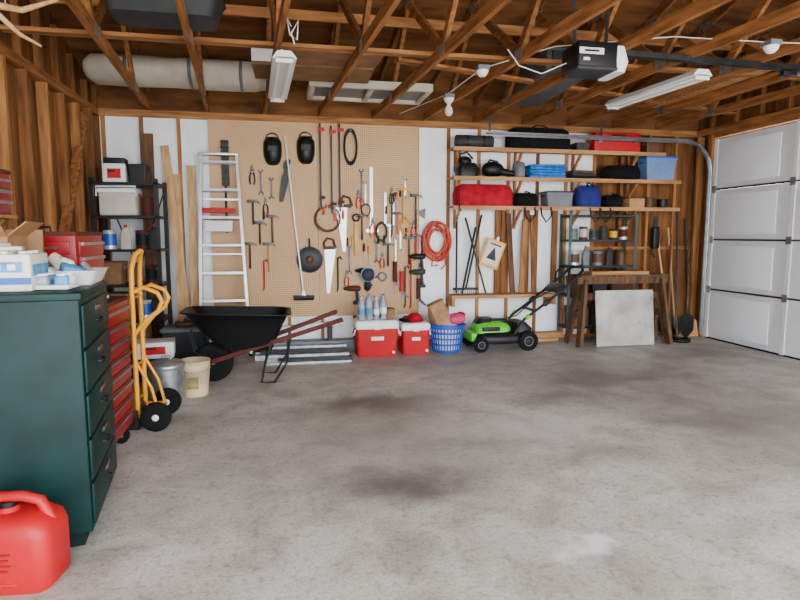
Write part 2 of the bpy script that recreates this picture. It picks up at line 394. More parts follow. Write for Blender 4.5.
b=hang('spirit_level',141,80); b.b2((-.02,-.04,-.22),(.02,-.015,.22),yel,bev=.003)
for z in(-.15,0,.15): b.box((0,-.04,z),(.018,.006,.04),lime)
b.done()
def hammer(c,r,m=dkred,l=.3,hd=dsteel,name='claw_hammer'):
    b=hang(name,c,r); b.cyl((0,-.035,-l/2),(0,-.035,l/2),.013,m,r2=.01,n=10)
    b.box((-.01,-.035,l/2),(.08,.026,.03),hd,bev=.005); b.cyl((-.045,-.035,l/2),(-.07,-.035,l/2),.018,hd,n=12)
    b.prism([(.02,l/2-.012),(.05,l/2-.012),(.09,l/2-.045),(.07,l/2),(.02,l/2+.014)],-.046,-.024,hd); hookpeg(b,l/2-.02); b.done()
hammer(40,104,blk,.28); hammer(58,88,oldW,.32); hammer(46,84,dkred,.26); hammer(54,60,pine,.34); hammer(36,62,dkred,.3)
hammer(190,112,yel,.42,yel); hammer(203,106,oldW,.42,dsteel,'hatchet'); hammer(147,90,oldW,.3); hammer(174,62,blk,.28); hammer(196,66,dkred,.34,dsteel,'mallet'); hammer(184,94,orange,.26); hammer(203,70,redpl,.3)
def pliers(c,r,m,s=1):
    b=hang('pliers',c,r)
    for k in(-1,1):
        b.tube([(.008*k*s,-.02,.02*s),(.028*k*s,-.02,-.03*s),(.03*k*s,-.02,-.09*s),(.018*k*s,-.02,-.13*s)],.009*s,m,8)
        b.prism([(0,.02*s),(k*.02*s,.03*s),(k*.014*s,.07*s),(k*.002,.1*s),(0,.1*s)],-.028,-.012,dsteel)
    b.lathe((0,-.02,.02*s),[(.001,-.012),(.018*s,-.012),(.018*s,.012),(.001,.012)],steel,12,'y'); b.done()
def wrench(c,r,l=.22,m=steel):
    b=hang('wrench',c,r); b.b2((-.009,-.022,-l/2),(.009,-.014,l/2),m)
    for z,s_ in((l/2,1),(-l/2,-1)):
        b.tube([(-.02,-.018,z+.03*s_),(-.024,-.018,z+.008*s_),(0,-.018,z-.006*s_),(.024,-.018,z+.008*s_),(.02,-.018,z+.03*s_)],.008,m,6)
    b.done()
def driver(c,r,m,l=.2):
    b=hang('screwdriver',c,r); b.lathe((0,-.02,0),[(.004,.1),(.015,.09),(.013,.05),(.017,.02),(.012,0),(.005,-.005)],m,12); b.cyl((0,-.02,0),(0,-.02,-l),.004,steel,n=8); b.done()
for c,r,m in((40,142,blk),(52,112,dkred),(158,92,orange),(178,124,blk),(201,90,redpl),(144,120,redpl),(168,58,redpl),(208,46,yel),(131,40,redpl)): pliers(c,r,m,random.uniform(.9,1.2))
for c,r,l in((48,134,.24),(147,132,.34),(151,124,.26),(180,104,.3),(187,80,.3),(58,128,.2),(134,58,.3),(192,130,.2),(162,66,.24),(176,84,.26),(182,66,.3)): wrench(c,r,l,random.choice([steel,dsteel,dsteel]))
for i,(c,r) in enumerate(((132,72),(137,74),(172,104),(183,118),(187,122),(149,66),(154,64),(50,98),(160,84),(164,74),(193,82),(200,56),(170,74))): driver(c,r,[dkred,yel,blk,orange,blk][i%5],.12)
def drill(c,r,m):
    b=hang('power_drill',c,r); b.lathe((0,-.06,.03),[(.012,-.13),(.02,-.12),(.026,-.08),(.036,-.07),(.038,.05),(.03,.08),(.01,.085)],m,16,'x')
    b.loft([rrect(.05,.04,.015,-.14,.045,-.06),rrect(.035,.032,.014,-.09,.045,-.06),rrect(.04,.034,.014,.02,.03,-.06)],blk)
    b.box((.035,-.06,-.15),(.1,.06,.04),blk,bev=.01); hookpeg(b,.03); b.done()
drill(150,44,blk); drill(138,26,dkred); drill(206,42,dgry); drill(206,58,blk)
b=hang('angle_grinder',152,36); b.lathe((0,-.06,0),[(.03,-.12),(.04,-.1),(.035,0),(.045,.06),(.03,.1),(.01,.11)],blk,18); b.lathe((0,-.11,.08),[(.01,-.01),(.085,-.006),(.085,.006),(.01,.01)],dgry,24,'y'); b.torus((0,-.11,.08),.085,.008,ltblue,'y'); b.cyl((.03,-.06,.05),(.12,-.06,.05),.016,redpl,n=12); b.tube([(0,-.06,-.12),(.02,-.05,-.25),(-.02,-.05,-.34)],.006,blk,6); b.done()
def bar(c,r,l,m,name='pry_bar'):
    b=hang(name,c,r); b.tube([(.05,-.03,l/2-.03),(.03,-.03,l/2+.005),(0,-.03,l/2-.01),(0,-.03,-l/2),(-.015,-.03,-l/2-.03)],.01,m,8); b.done()
bar(178,104,.5,dsteel); bar(198,34,.62,redpl); bar(210,56,.5,dsteel); bar(49,44,.34,redpl); bar(122,44,.4,blk); bar(192,30,.5,dkred)
def caulk(c,r,m):
    b=hang('caulk_gun',c,r); b.cyl((0,-.045,-.12),(0,-.045,.14),.028,m,n=14); b.cyl((0,-.045,.14),(0,-.045,.2),.008,wht,r2=.003,n=10); b.cyl((0,-.045,-.12),(0,-.045,-.26),.005,steel,n=8)
    b.prism([(0,-.12),(.03,-.12),(.1,-.2),(.08,-.21),(.02,-.16),(0,-.16)],-.055,-.035,dsteel); b.done()
caulk(188,34,redpl); caulk(181,44,dkred); caulk(206,26,dkred)
b=hang('tape_roll',168,40); b.lathe((0,-.03,0),[(.04,-.02),(.06,-.02),(.06,.02),(.04,.02),(.04,-.02)],gry,24,'y',caps=(0,0)); b.done()
b=hang('tape_roll',141,100); b.lathe((0,-.03,0),[(.03,-.02),(.05,-.02),(.05,.02),(.03,.02),(.03,-.02)],blk,24,'y',caps=(0,0)); b.done()
b=hang('snow_brush',15,150); b.b2((-.04,-.03,-.25),(.045,-.01,.28),blk)
for i in range(9): b.box((0,-.035,-.22+i*.06),(.1,.03,.012),dgry)
b.cyl((0,-.02,-.8),(0,-.02,-.25),.013,dgry); b.done()
b=hang('axe',205,84); b.cyl((0,-.03,-.3),(0,-.03,.3),.014,pine,n=10); b.prism([(-.03,.22),(.03,.24),(.09,.18),(.1,.32),(.03,.29),(-.03,.29)],-.042,-.018,dsteel); b.done()

b=B('air_hose_coil',(1.9,YB-.012,1.32)); pts=[]
for i in range(12*24+1):
    a=2*pi*i/24; q=.165+.045*math.sin(i*.21); pts.append((q*math.cos(a)*.9,-.06-.045*math.sin(i*.13),q*math.sin(a)*1.2))
b.tube(pts,.011,redoil,8); b.cyl((0,0,.14),(0,-.12,.16),.01,steel); b.tube([(.1,-.05,-.16),(.12,-.05,-.3),(.06,-.05,-.36)],.011,redoil,8); b.tube([(-.05,-.05,-.18),(-.06,-.05,-.32),(.02,-.05,-.3)],.011,redoil,8); b.done()

# ---------------------------------------------------------------- left corner
b=B('step_ladder',(0,0,0))
bl_,br_,tl_,tr_=(-.97,6.88,0),(-.41,6.88,0),(-.93,7.17,2.33),(-.53,7.17,2.33)
for a,c in((bl_,tl_),(br_,tr_)):
    b.beam(a,c,.03,.07,alum,up=(0,1,0)); b.beam((a[0],a[1]+.1,a[2]),(c[0],c[1]+.03,c[2]-.12),.025,.03,alum,up=(0,1,0)); b.box((a[0],a[1],.015),(.045,.09,.03),rub)
for i in range(1,8):
    k=i/7.3; L_=[bl_[j]+(tl_[j]-bl_[j])*k for j in range(3)]; R_=[br_[j]+(tr_[j]-br_[j])*k for j in range(3)]
    b.beam(L_,R_,.09,.028,alum,up=(0,.13,1))
    if i%2==0: b.beam((L_[0],L_[1]+.07,L_[2]-.1),(R_[0],R_[1]+.07,R_[2]-.1),.02,.02,alum)
b.box((-.73,7.14,2.33),(.44,.1,.03),alum,bev=.006); b.box((-.735,7.0,1.68),(.36,.03,.05),redpl,(-.13,0,0)); b.box((-.735,6.97,1.50),(.3,.02,.12),wht,(-.13,0,0)); b.done()
for i,(x0,x1,h,y0) in enumerate(((-1.06,-1.33,2.42,6.85),(-1.14,-1.22,2.1,6.8),(-1.5,-1.52,2.55,7.04),(-1.03,-1.05,2.2,6.98))):
    b=B('wood_plank'); b.beam((x0,y0,.01),(x1,7.22,h),.09 if i!=2 else .14,.02,pine if i!=2 else oldW,up=(0,1,0)); b.done()
b=B('storage_rack'); X0,X1,Y0,Y1=-1.92,-1.3,6.5,6.95
for x in(X0,X1):
    for y in(Y0,Y1): b.b2((x-.02,y-.02,0),(x+.02,y+.02,1.98),blk)
RZ=[.12,.5,.88,1.25,1.6,1.94]
for z in RZ:
    b.b2((X0-.02,Y0-.02,z-.025),(X1+.02,Y1+.02,z),blk)
b.beam((X0,Y1,.1),(X1,Y1,1.9),.01,.03,blk,up=(0,1,0)); b.beam((X1,Y1,.1),(X0,Y1,1.9),.01,.03,blk,up=(0,1,0)); b.done()
def carton(name,c,d,m,rz=0,lab=None,tape=None):
    b=B(name,c,rz); b.box((0,0,d[2]/2),d,m,bev=.004)
    b.box((0,0,d[2]+.001),(d[0]*.98,.004,.003),tape or cardD)
    if lab: b.box((0,-d[1]/2-.001,d[2]*.5),(d[0]*.6,.003,d[2]*.5),lab); b.box((-d[0]*.1,-d[1]/2-.003,d[2]*.62),(d[0]*.35,.003,d[2]*.1),blk)
    return b.done()
def bin_(name,c,d,m,lid=None,rz=0):
    b=B(name,c,rz); w,dd,h=d
    b.loft([rrect(w*.86,dd*.86,.02,0),rrect(w*.96,dd*.96,.02,h*.85),rrect(w,dd,.02,h*.86),rrect(w,dd,.02,h*.93)],m,smooth=False)
    b.loft([rrect(w*1.03,dd*1.03,.02,h*.9),rrect(w*1.03,dd*1.03,.02,h*.96),rrect(w*.9,dd*.9,.02,h)],lid or m,smooth=False)
    for k in(-1,1): b.box((k*w*.5,0,h*.72),(.02,dd*.4,.03),lid or m,bev=.006)
    return b.done()
def can(name,c,r,h,m,top=steel,lab=None,bail=True):
    b=B(name,c); b.lathe((0,0,0),[(r*.98,0),(r,.005),(r*.97,.012),(r*.97,h-.012),(r*1.02,h-.006),(r*1.02,h),(r*.9,h),(r*.88,h-.008)],m,20); b.lathe((0,0,h-.01),[(0.001,0),(r*.9,0),(r*.9,.004),(.001,.004)],top,20)
    if lab: b.lathe((0,0,0),[(r*.985,h*.2),(r*.985,h*.8)],lab,20,caps=(0,0))
    if bail: b.tube([(r*math.cos(pi*i/8),-.02-r*.2,h-.03-abs(math.sin(pi*i/8))*r*.5) for i in range(9)],.003,steel,5)
    return b.done()
def jug(name,c,w,h,m,cap=redpl):
    b=B(name,c); b.loft([rrect(w,w*.6,.02,0),rrect(w,w*.6,.02,h*.6),rrect(w*.6,w*.5,.02,h*.82),rrect(w*.3,w*.3,.02,h*.9)],m); b.cyl((0,0,h*.88),(0,0,h),w*.15,cap,n=12)
    b.tube([(w*.3,0,h*.85),(w*.55,0,h*.75),(w*.52,0,h*.5)],.01,m,8); return b.done()
carton('printed_carton',(-1.73,6.72,1.94),(.22,.2,.2),wht,lab=redpl); carton('printed_carton',(-1.73,6.72,2.142),(.2,.18,.06),blk)
bin_('black_case',(-1.5,6.72,1.94),(.2,.25,.2),blk); 
b=B('picnic_cooler_box',(-1.70,6.7,1.60)); b.box((0,0,.12),(.36,.28,.24),cream,bev=.02); b.box((0,0,.26),(.38,.3,.05),wht,bev=.015); b.tube([(-.19,-.16,.2),(-.19,-.16,.3),(.19,-.16,.3),(.19,-.16,.2)],.01,wht,8); b.done()
can('paint_can',(-1.42,6.68,1.6),.07,.2,dkred,bail=False)
for k,(x,z,kind) in enumerate(((-1.82,1.25,'c'),(-1.66,1.25,'j'),(-1.5,1.25,'c'),(-1.38,1.25,'j'),(-1.8,.88,'b'),(-1.59,.88,'j'),(-1.42,.88,'c'),(-1.76,.5,'b2'),(-1.5,.5,'c'),(-1.38,.5,'j'),(-1.62,.12,'b2'))):
    if kind=='c': can('paint_can',(x,6.68,z),.065,.2,[alum,dgry,dkred,gry][k%4],lab=[blue,brown,greenD,brown][k%4])
    elif kind=='j': jug('oil_jug',(x,6.68,z),.11,.26,[dgry,cream,brown][k%3])
    elif kind=='b': bin_('parts_bin',(x,6.7,z),(.22,.3,.24),[cardD,dgry][k%2])
    else: carton('cardboard_box',(x,6.7,z),(.28,.3,.28),[card,cardD][k%2])
bin_('storage_tote',(-1.05,6.45,0),(.46,.34,.44),dgry,gry)
b=B('garden_gloves',(-1.05,6.42,.442)); b.box((0,0,.025),(.2,.14,.05),brown,(0,0,.3),bev=.02); b.box((.06,.04,.06),(.14,.12,.04),gry,(0,.1,-.4),bev=.018); b.done()
carton('printed_carton',(-1.3,5.95,0),(.34,.3,.24),dgry); carton('printed_carton',(-1.25,5.85,.242),(.36,.28,.15),wht,.12,lab=redpl)
b=B('galvanised_trash_can',(-.98,4.98,0)); h=.34
prof=[(.115,0),(.12,.01)]
for i in range(24): prof.append((.122+.014*i/24+(.0025 if i%2 else 0),.02+i*.0128))
prof+=[(.142,.33),(.142,.34),(.13,.34)]
b.lathe((0,0,0),prof,galv,32); b.lathe((0,0,.335),[(.147,0),(.147,.012),(.12,.03),(.05,.045),(.001,.047)],galv,32); b.tube([(-.04,0,.37),(-.035,0,.41),(.035,0,.41),(.04,0,.37)],.005,steel,6)
for k in(-1,1): b.torus((k*.14,0,.25),.03,.004,steel,'x',14,6)
b.done()
b=B('plastic_pail',(-.80,5.26,0)); b.lathe((0,0,0),[(.105,0),(.11,.01),(.128,.23),(.134,.23),(.134,.245),(.129,.245),(.131,.30),(.136,.30),(.136,.31),(.122,.31),(.105,.02),(.001,.02)],pailM,28,caps=(1,0))
b.tube([(.135*math.cos(pi*i/10),-.05-.07*math.sin(pi*i/10),.27-.06*math.sin(pi*i/10)) for i in range(11)],.003,steel,6)
b.box((0,-.126,.13),(.09,.006,.1),M('pail_label',(140,116,70),.6,var=.4,scale=14),(-.08,0,0)); b.done()

b=B('filing_cabinet',(-.875,2.70,0),math.radians(7.5)); W,D_,Hc=.72,.78,1.15
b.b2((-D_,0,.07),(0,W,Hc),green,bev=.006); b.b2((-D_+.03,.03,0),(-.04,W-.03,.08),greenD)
b.b2((-D_-.005,-.008,Hc-.03),(.012,W+.008,Hc+.004),green,bev=.006)
n=5; hh=(Hc-.14)/n
for i in range(n):
    z0=.1+i*hh
    b.b2((0,.02,z0),(.014,W-.02,z0+hh-.014),green,bev=.006)
    y=W*.5
    b.b2((.014,y-.06,z0+hh*.66),(.019,y+.06,z0+hh*.78),dsteel); b.b2((.017,y-.05,z0+hh*.68),(.021,y+.05,z0+hh*.76),cardD)
    b.tube([(.012,y-.05,z0+hh*.42),(.034,y-.045,z0+hh*.4),(.034,y+.045,z0+hh*.4),(.012,y+.05,z0+hh*.42)],.006,dsteel,8)
b.lathe((.014,W-.07,Hc-.08),[(.001,0),(.012,0),(.012,.012),(.001,.012)],steel,12,'x'); b.done()
TZc=1.157
b=B('water_bottle_case',(-1.27,2.88,TZc),math.radians(5)); b.box((0,0,.08),(.36,.26,.16),paper,bev=.006)
b.box((0,-.132,.105),(.3,.004,.045),ltblue); b.box((0,-.132,.045),(.36,.004,.03),blue); b.box((.182,0,.09),(.004,.22,.05),ltblue)
for i in range(5):
    for j in range(3): b.cyl((-.14+i*.07,-.08+j*.08,.16),(-.14+i*.07,-.08+j*.08,.172),.016,wht,n=10)
for i in range(5): b.box((-.11+i*.055,-.1355,.105),(.03,.003,.026),wht)
b.done()
b=B('cardboard_box',(-1.52,3.18,TZc),math.radians(8)); w,d,h=.44,.34,.24
for s_ in(-1,1): b.box((0,s_*d/2,h/2),(w,.006,h),card); b.box((s_*w/2,0,h/2),(.006,d,h),card); 
b.box((0,0,.004),(w,d,.006),card); b.box((0,-d/2-.05,h+.03),(w,.12,.005),card,(-.6,0,0)); b.box((w/2+.04,0,h+.03),(.11,d,.005),card,(0,-.7,0)); b.box((0,-d/2-.004,h*.4),(w*.6,.003,.05),orange)
b.box((-.05,0,h*.85),(.3,.25,.1),cream,(0,.2,.2),bev=.02); b.done()
b=B('plastic_tray',(-1.1,3.2,TZc),math.radians(6)); b.loft([rrect(.3,.3,.03,0),rrect(.36,.36,.03,.065),rrect(.38,.38,.03,.07),rrect(.34,.34,.03,.066),rrect(.28,.28,.03,.012)],wht)
for i,(x,y,s_,m) in enumerate(((-.08,-.07,.07,wht),(.06,-.08,.06,ltblue),(.0,.04,.08,paper),(.1,.06,.05,water),(-.1,.08,.06,gry),(.02,-.02,.05,wht))):
    b.box((x,y,.06+.012*(i%3)),(s_*1.7,s_*1.5,s_*.7),m,(.3*i,.25*i,.5*i),bev=.015)
b.done()
b=B('glass_jars_tray',(-1.03,2.9,TZc)); b.box((0,0,.01),(.16,.16,.02),wht,bev=.008)
for i in range(2):
    for j in range(2):
        b.lathe((-.04+i*.08,-.04+j*.08,.02),[(.026,0),(.03,.006),(.03,.035),(.022,.042)],[water,ltblue,wht][(i+j)%3],14); b.cyl((-.04+i*.08,-.04+j*.08,.06),(-.04+i*.08,-.04+j*.08,.07),.022,wht,n=14)
b.done()
b=B('folded_rag',(-1.27,2.88,1.331)); b.box((.02,0,.01),(.2,.16,.02),cream,(0,0,.3),bev=.008); b.box((-.03,.02,.028),(.14,.12,.016),paper,(0,.05,-.3),bev=.007); b.done()
b=B('paper_bag',(-1.36,3.44,TZc),.3); b.loft([rrect(.16,.1,.01,0),rrect(.17,.1,.01,.14),rrect(.17,.03,.01,.27)],kraft,smooth=False); b.done()
def chest(name,loc,w,d,h,n,casters=False,rz=0):
    b=B(name,loc,rz); z0=.12 if casters else 0
    b.b2((-d,0,z0),(0,w,h),redp,bev=.008); hh=(h-z0-.07)/n
    for i in range(n):
        z=z0+.03+i*hh; b.b2((0,.03,z),(.014,w-.03,z+hh-.01),redp,bev=.004); b.b2((.012,.05,z+hh-.035),(.03,w-.05,z+hh-.018),steel)
    b.b2((-d-.004,-.004,h-.02),(.006,w+.004,h+.004),dkred)
    if casters:
        for x in(-.06,-d+.06):
            for y in(.07,w-.07):
                b.cyl((x,y-.018,.05),(x,y+.018,.05),.05,rub,n=20); b.box((x,y,.1),(.06,.06,.03),steel); b.box((x,y+.024,.075),(.03,.004,.06),steel); b.box((x,y-.024,.075),(.03,.004,.06),steel)
        b.tube([(-d*.8,-.003,h-.12),(-d*.8,-.05,h-.12),(-d*.2,-.05,h-.12),(-d*.2,-.003,h-.12)],.01,steel,8)
    else:
        for i in range(n):
            z=.03+i*hh; b.b2((-d+.03,-.012,z),(-.03,0,z+hh-.01),redp,bev=.004); b.b2((-d*.75,-.02,z+hh*.4),(-d*.25,-.01,z+hh*.55),steel)
        b.tube([(-d*.65,0,h),(-d*.65,0,h+.03),(-d*.35,0,h+.03),(-d*.35,0,h)],.008,blk,8)
    return b.done()
chest('rolling_tool_cabinet',(-1.05,3.54,0),.62,.47,.99,8,True)
chest('tool_chest',(-1.17,3.62,.995),.5,.36,.42,4)
b=B('bracket_shelf',(XL,3.35,1.5)); b.b2((.0,0,0),(.4,.7,.02),pineX)
for y in(.08,.62): b.beam((.0,y,-.3),(.36,y,-.005),.03,.03,studZ); b.b2((0,y-.015,-.32),(.03,y+.015,0),studZ)
b.done()
chest('red_toolbox',(XL+.39,3.4,1.525),.6,.36,.26,3)

b=B('hand_truck',(-1.05,4.50,0)); 
for k in(-1,1):
    q=.12
    b.tube([(-.02,k*q,.08),(-.02,k*q,.5),(-.02,k*q,1.0),(-.015,k*q,1.16),(0,k*.09,1.25),(.02,k*.04,1.28),(.02,0,1.285)],.018,yel,10)
    b.tube([(0,k*q,1.0),(.06,k*q,1.03),(.15,k*q,.99),(.18,k*q,.93),(.15,k*q,.86),(.07,k*q,.80),(-.01,k*q,.70)],.016,yel,8)
    b.tube([(-.02,k*q,.5),(.08,k*q,.3),(.12,k*q,.12)],.012,yel,8); b.tube([(-.02,k*q,.12),(.12,k*q,.12)],.012,yel,8)
    y=k*.2; r_=.105; b.lathe((.12,y,r_),[(.045,-.03),(.07,-.034),(.092,-.032),(r_,-.018),(r_,.018),(.092,.032),(.07,.034),(.045,.03)],rub,28,'y'); b.lathe((.12,y,r_),[(.001,-.034),(.02,-.034),(.03,-.022),(.06,-.026),(.06,.026),(.03,.022),(.02,.034),(.001,.034)],wht,24,'y')
b.cyl((.12,-.22,.105),(.12,.22,.105),.01,dsteel)
for z in(.2,.45,.7,.95): b.tube([(-.02,-.12,z),(-.035,0,z),(-.02,.12,z)],.011,yel,8)
b.b2((-.24,-.15,.0),(-.01,.15,.012),dsteel); b.b2((-.03,-.15,.0),(-.012,.15,.14),dsteel); b.done()

b=B('gas_can',(-1.09,2.48,0),math.radians(-6))
b.loft([rrect(.30,.2,.05,0),rrect(.34,.23,.06,.02),rrect(.345,.235,.06,.12),rrect(.345,.235,.06,.23),rrect(.32,.22,.06,.27),rrect(.24,.17,.05,.30,-.0),rrect(.14,.1,.04,.305)],redpl)
b.tube([(-.13,0,.27),(-.115,0,.34),(-.06,0,.36),(.04,0,.36),(.105,0,.34),(.145,0,.26)],.022,redpl,12)
b.cyl((-.02,0,.29),(-.02,0,.325),.04,redpl,n=20); b.cyl((-.02,0,.315),(-.02,0,.345),.034,blk,n=20)
for i in range(4): b.box((-.02,-.1185,.175-i*.022),(.12-.02*(i%2),.006,.007),redp)
b.torus((0,0,.05),.17,.006,redpl,'z',40,6,sx=1.01,sz=.69); b.done()
b=B('floor_mat',(-1.0,2.05,0)); b.loft([rrect(.4,.34,.04,.0),rrect(.4,.34,.04,.01),rrect(.36,.3,.03,.018)],rub); b.done()

# ---------------------------------------------------------------- wheelbarrow
b=B('wheelbarrow',(0,5.72,0))
def trr(x0,x1,w0,w1,z0,z1):
    pts=[]
    for px,py,_ in rrect(1,1,.16,0):
        k=px+.5; w=w0+(w1-w0)*k; pts.append((x0+(x1-x0)*k,py*w,z0+(z1-z0)*k))
    return pts
b.loft([trr(-.62,-.14,.26,.34,.33,.31),trr(-.80,-.06,.44,.5,.53,.50),trr(-.92,.02,.56,.62,.70,.665),trr(-.95,.05,.6,.66,.702,.667),trr(-.95,.05,.6,.66,.69,.655),trr(-.945,.045,.59,.65,.689,.654)],blk,caps=(1,0))
b.loft([trr(-.61,-.15,.25,.33,.34,.32),trr(-.78,-.07,.42,.48,.53,.50),trr(-.91,.01,.55,.61,.70,.665)],blk,caps=(1,0))
for k in(-1,1):
    b.beam((-.72,k*.07,.20),(.50,k*.30,.60),.036,.04,dkred); b.tube([(.38,k*.277,.56),(.52,k*.304,.61)],.022,dkred,10)
    b.tube([(-.14,k*.19,.40),(-.2,k*.2,.2),(-.24,k*.2,.012),(-.12,k*.2,.012),(.0,k*.2,.2),(.03,k*.22,.44)],.011,blk,8)
    b.tube([(-.72,k*.05,.2),(-.86,k*.06,.3),(-.9,k*.07,.5)],.009,blk,8)
b.tube([(-.24,-.2,.014),(-.24,.2,.014)],.01,blk,8); b.tube([(-.86,-.06,.3),(-.86,.06,.3)],.009,blk,8)
b.lathe((-.70,0,.19),[(.09,-.03),(.13,-.045),(.17,-.04),(.19,-.02),(.19,.02),(.17,.04),(.13,.045),(.09,.03)],rub,32,'y'); b.lathe((-.70,0,.19),[(.001,-.04),(.025,-.04),(.03,-.015),(.1,-.02),(.1,.02),(.03,.015),(.025,.04),(.001,.04)],gry,28,'y')
b.cyl((-.70,-.08,.19),(-.70,.08,.19),.01,steel); b.done()

b=B('sheet_metal_stack',(0,0,0))
for i,(y,z,x0,x1,m) in enumerate(((6.3,.006,-.25,.7,galv),(6.42,.02,-.1,.72,dgry),(6.55,.04,-.35,.7,galv),(6.7,.06,-.3,.7,dgry),(6.85,.08,-.2,.7,galv),(7.0,.1,-.3,.9,gry))):
    b.b2((x0,y,z),(x1,y+.2,z+.008),m)
    b.b2((x0,y-.002,0),(x1,y+.008,z+.016),m); b.b2((x0,y+.19,0),(x1,y+.198,z+.016),m)
b.done()
b=B('metal_rail',(0,0,0)); b.beam((-.4,7.12,.24),(.7,7.15,.32),.05,.05,galv); b.beam((-.4,7.06,.025),(.7,7.06,.025),.05,.05,dgry); b.b2((-.3,7.03,.0),(-.25,7.2,.24),dgry);b.b2((.5,7.03,.0),(.55,7.2,.3),dgry); b.done()

def cooler(name,x0,x1,y,h,dd):
    w=x1-x0; b=B(name,((x0+x1)/2,y+dd/2,0))
    b.loft([rrect(w*.9,dd*.9,.03,0),rrect(w*.93,dd*.93,.03,.02),rrect(w*.98,dd*.98,.03,h*.72),rrect(w*.99,dd*.99,.03,h*.76)],redpl)
    b.loft([rrect(w*1.0,dd*1.0,.03,h*.76),rrect(w*1.03,dd*1.03,.03,h*.78),rrect(w*1.03,dd*1.03,.03,h*.9),rrect(w*.97,dd*.97,.03,h*.97),rrect(w*.85,dd*.85,.03,h*.985)],wht)
    for k in(-1,1):
        b.box((k*w*.5,0,h*.62),(.03,.14,.04),redpl,bev=.01); b.tube([(k*w*.51,-dd*.35,h*.74),(k*w*.54,-dd*.35,h*.6),(k*w*.54,dd*.35,h*.6),(k*w*.51,dd*.35,h*.74)],.009,wht,8)
    b.box((0,-dd*.49,h*.5),(w*.3,.012,h*.1),wht,bev=.004); b.box((0,-dd*.5,h*.8),(.07,.02,.05),wht,bev=.005)
    b.cyl((w*.38,-dd*.46,h*.12),(w*.38,-dd*.53,h*.12),.016,wht,n=12)
    b.done()
cooler('ice_chest',.78,1.27,6.5,.43,.34); cooler('ice_chest',1.32,1.66,6.54,.38,.3)
def bottle(x,y,z,m=water,cap=blue,s=1):
    b=B('water_bottle',(x,y,z)); b.lathe((0,0,0),[(.03*s,0),(.036*s,.01),(.034*s,.09*s),(.036*s,.14*s),(.03*s,.19*s),(.012*s,.23*s),(.012*s,.25*s)],m,14); b.cyl((0,0,.24*s),(0,0,.262*s),.014*s,cap,n=10); b.lathe((0,0,0),[(.0365*s,.06*s),(.0365*s,.12*s)],[ltblue,wht][int(x*100)%2],14,caps=(0,0)); b.done()
for i in range(4):
    for j in range(2): bottle(.86+i*.085,6.62+j*.1,.425,cap=[wht,blue][(i+j)%2],s=1+.15*(i%2))
carton('snack_box',(1.2,6.66,.425),(.1,.16,.12),cardD)
b=B('baseball_cap',(1.5,6.68,.376)); b.ball((0,0,.03),(.1,.11,.075),redf); b.loft([[( .09*math.cos(a)*q,-.08-.09*math.sin(a)*q,.03) for a in [pi*i/10 for i in range(11)]] for q in(.98,1)]+[[( .09*math.cos(a),-.08-.09*math.sin(a),.024) for a in [pi*i/10 for i in range(11)]]],redf); b.done()
b=B('work_gloves',(1.38,6.68,.376)); b.box((0,0,.02),(.09,.14,.035),blkf,(0,0,.4),bev=.014); b.ball((.03,.04,.04),(.05,.05,.03),brown)
for i in range(4): b.cyl((-.03+i*.02,-.06,.022),(-.045+i*.024,-.13,.02),.01,blkf,r2=.008,n=8)
b.done()
b=B('laundry_basket',(1.90,6.70,0)); h=.33
def rad(z): return .165+.05*z/h
b.lathe((0,0,0),[(.001,.0),(rad(0),.0),(rad(0)+.003,.02),(rad(0)-.004,.02),(.001,.008)],blue,36)
for z,t in((.02,.014),(.10,.010),(.17,.010),(.24,.012),(.31,.02)):
    R=rad(z); b.lathe((0,0,z),[(R-.004,-t),(R+.006,-t),(R+.006,t),(R-.004,t),(R-.004,-t)],blue,36,caps=(0,0))
for i in range(32):
    a=2*pi*i/32; b.beam((rad(.02)*math.cos(a),rad(.02)*math.sin(a),.01),(rad(.31)*math.cos(a),rad(.31)*math.sin(a),.31),.015,.006,blue)
b.torus((0,0,.33),rad(.33)+.006,.013,blue,'z',36,8)
b.lathe((0,0,0),[(.15,.02),(.19,.27),(.12,.33),(.001,.35)],paper,20); b.done()
b=B('paper_sack',(1.84,6.70,.33),.3,ry=-.35); b.loft([rrect(.2,.16,.02,0),rrect(.22,.16,.02,.14),rrect(.2,.08,.02,.26),rrect(.22,.1,.02,.29)],kraft,smooth=False); b.done()
b=B('cloth_bundle',(2.02,6.68,.345)); b.ball((0,0,.05),(.11,.1,.07),pink); b.ball((.06,.03,.09),(.06,.06,.04),redf); b.done()

# ---------------------------------------------------------------- lawn mower
b=B('lawn_mower',(2.32,6.76,0)); 
b.loft([rrect(.72,.44,.12,.09,.26),rrect(.74,.46,.12,.12,.26),rrect(.72,.44,.12,.19,.26),rrect(.58,.36,.1,.22,.26),rrect(.4,.3,.1,.23,.26)],blk)
b.loft([rrect(.46,.34,.1,.21,.16),rrect(.46,.33,.1,.27,.16),rrect(.4,.28,.09,.32,.15),rrect(.24,.18,.06,.345,.14)],lime)
b.loft([rrect(.22,.24,.05,.28,.05),rrect(.2,.2,.05,.35,.06),rrect(.16,.16,.04,.39,.08)],blk); b.box((.24,0,.345),(.24,.14,.05),blk,bev=.015)
b.box((-.1,0,.17),(.08,.34,.11),lime,bev=.02); b.box((.1,-.2,.27),(.22,.03,.05),blk,bev=.01)
b.loft([rrect(.2,.36,.06,.14,.52),rrect(.22,.36,.06,.26,.54),rrect(.14,.32,.05,.34,.5)],blk)
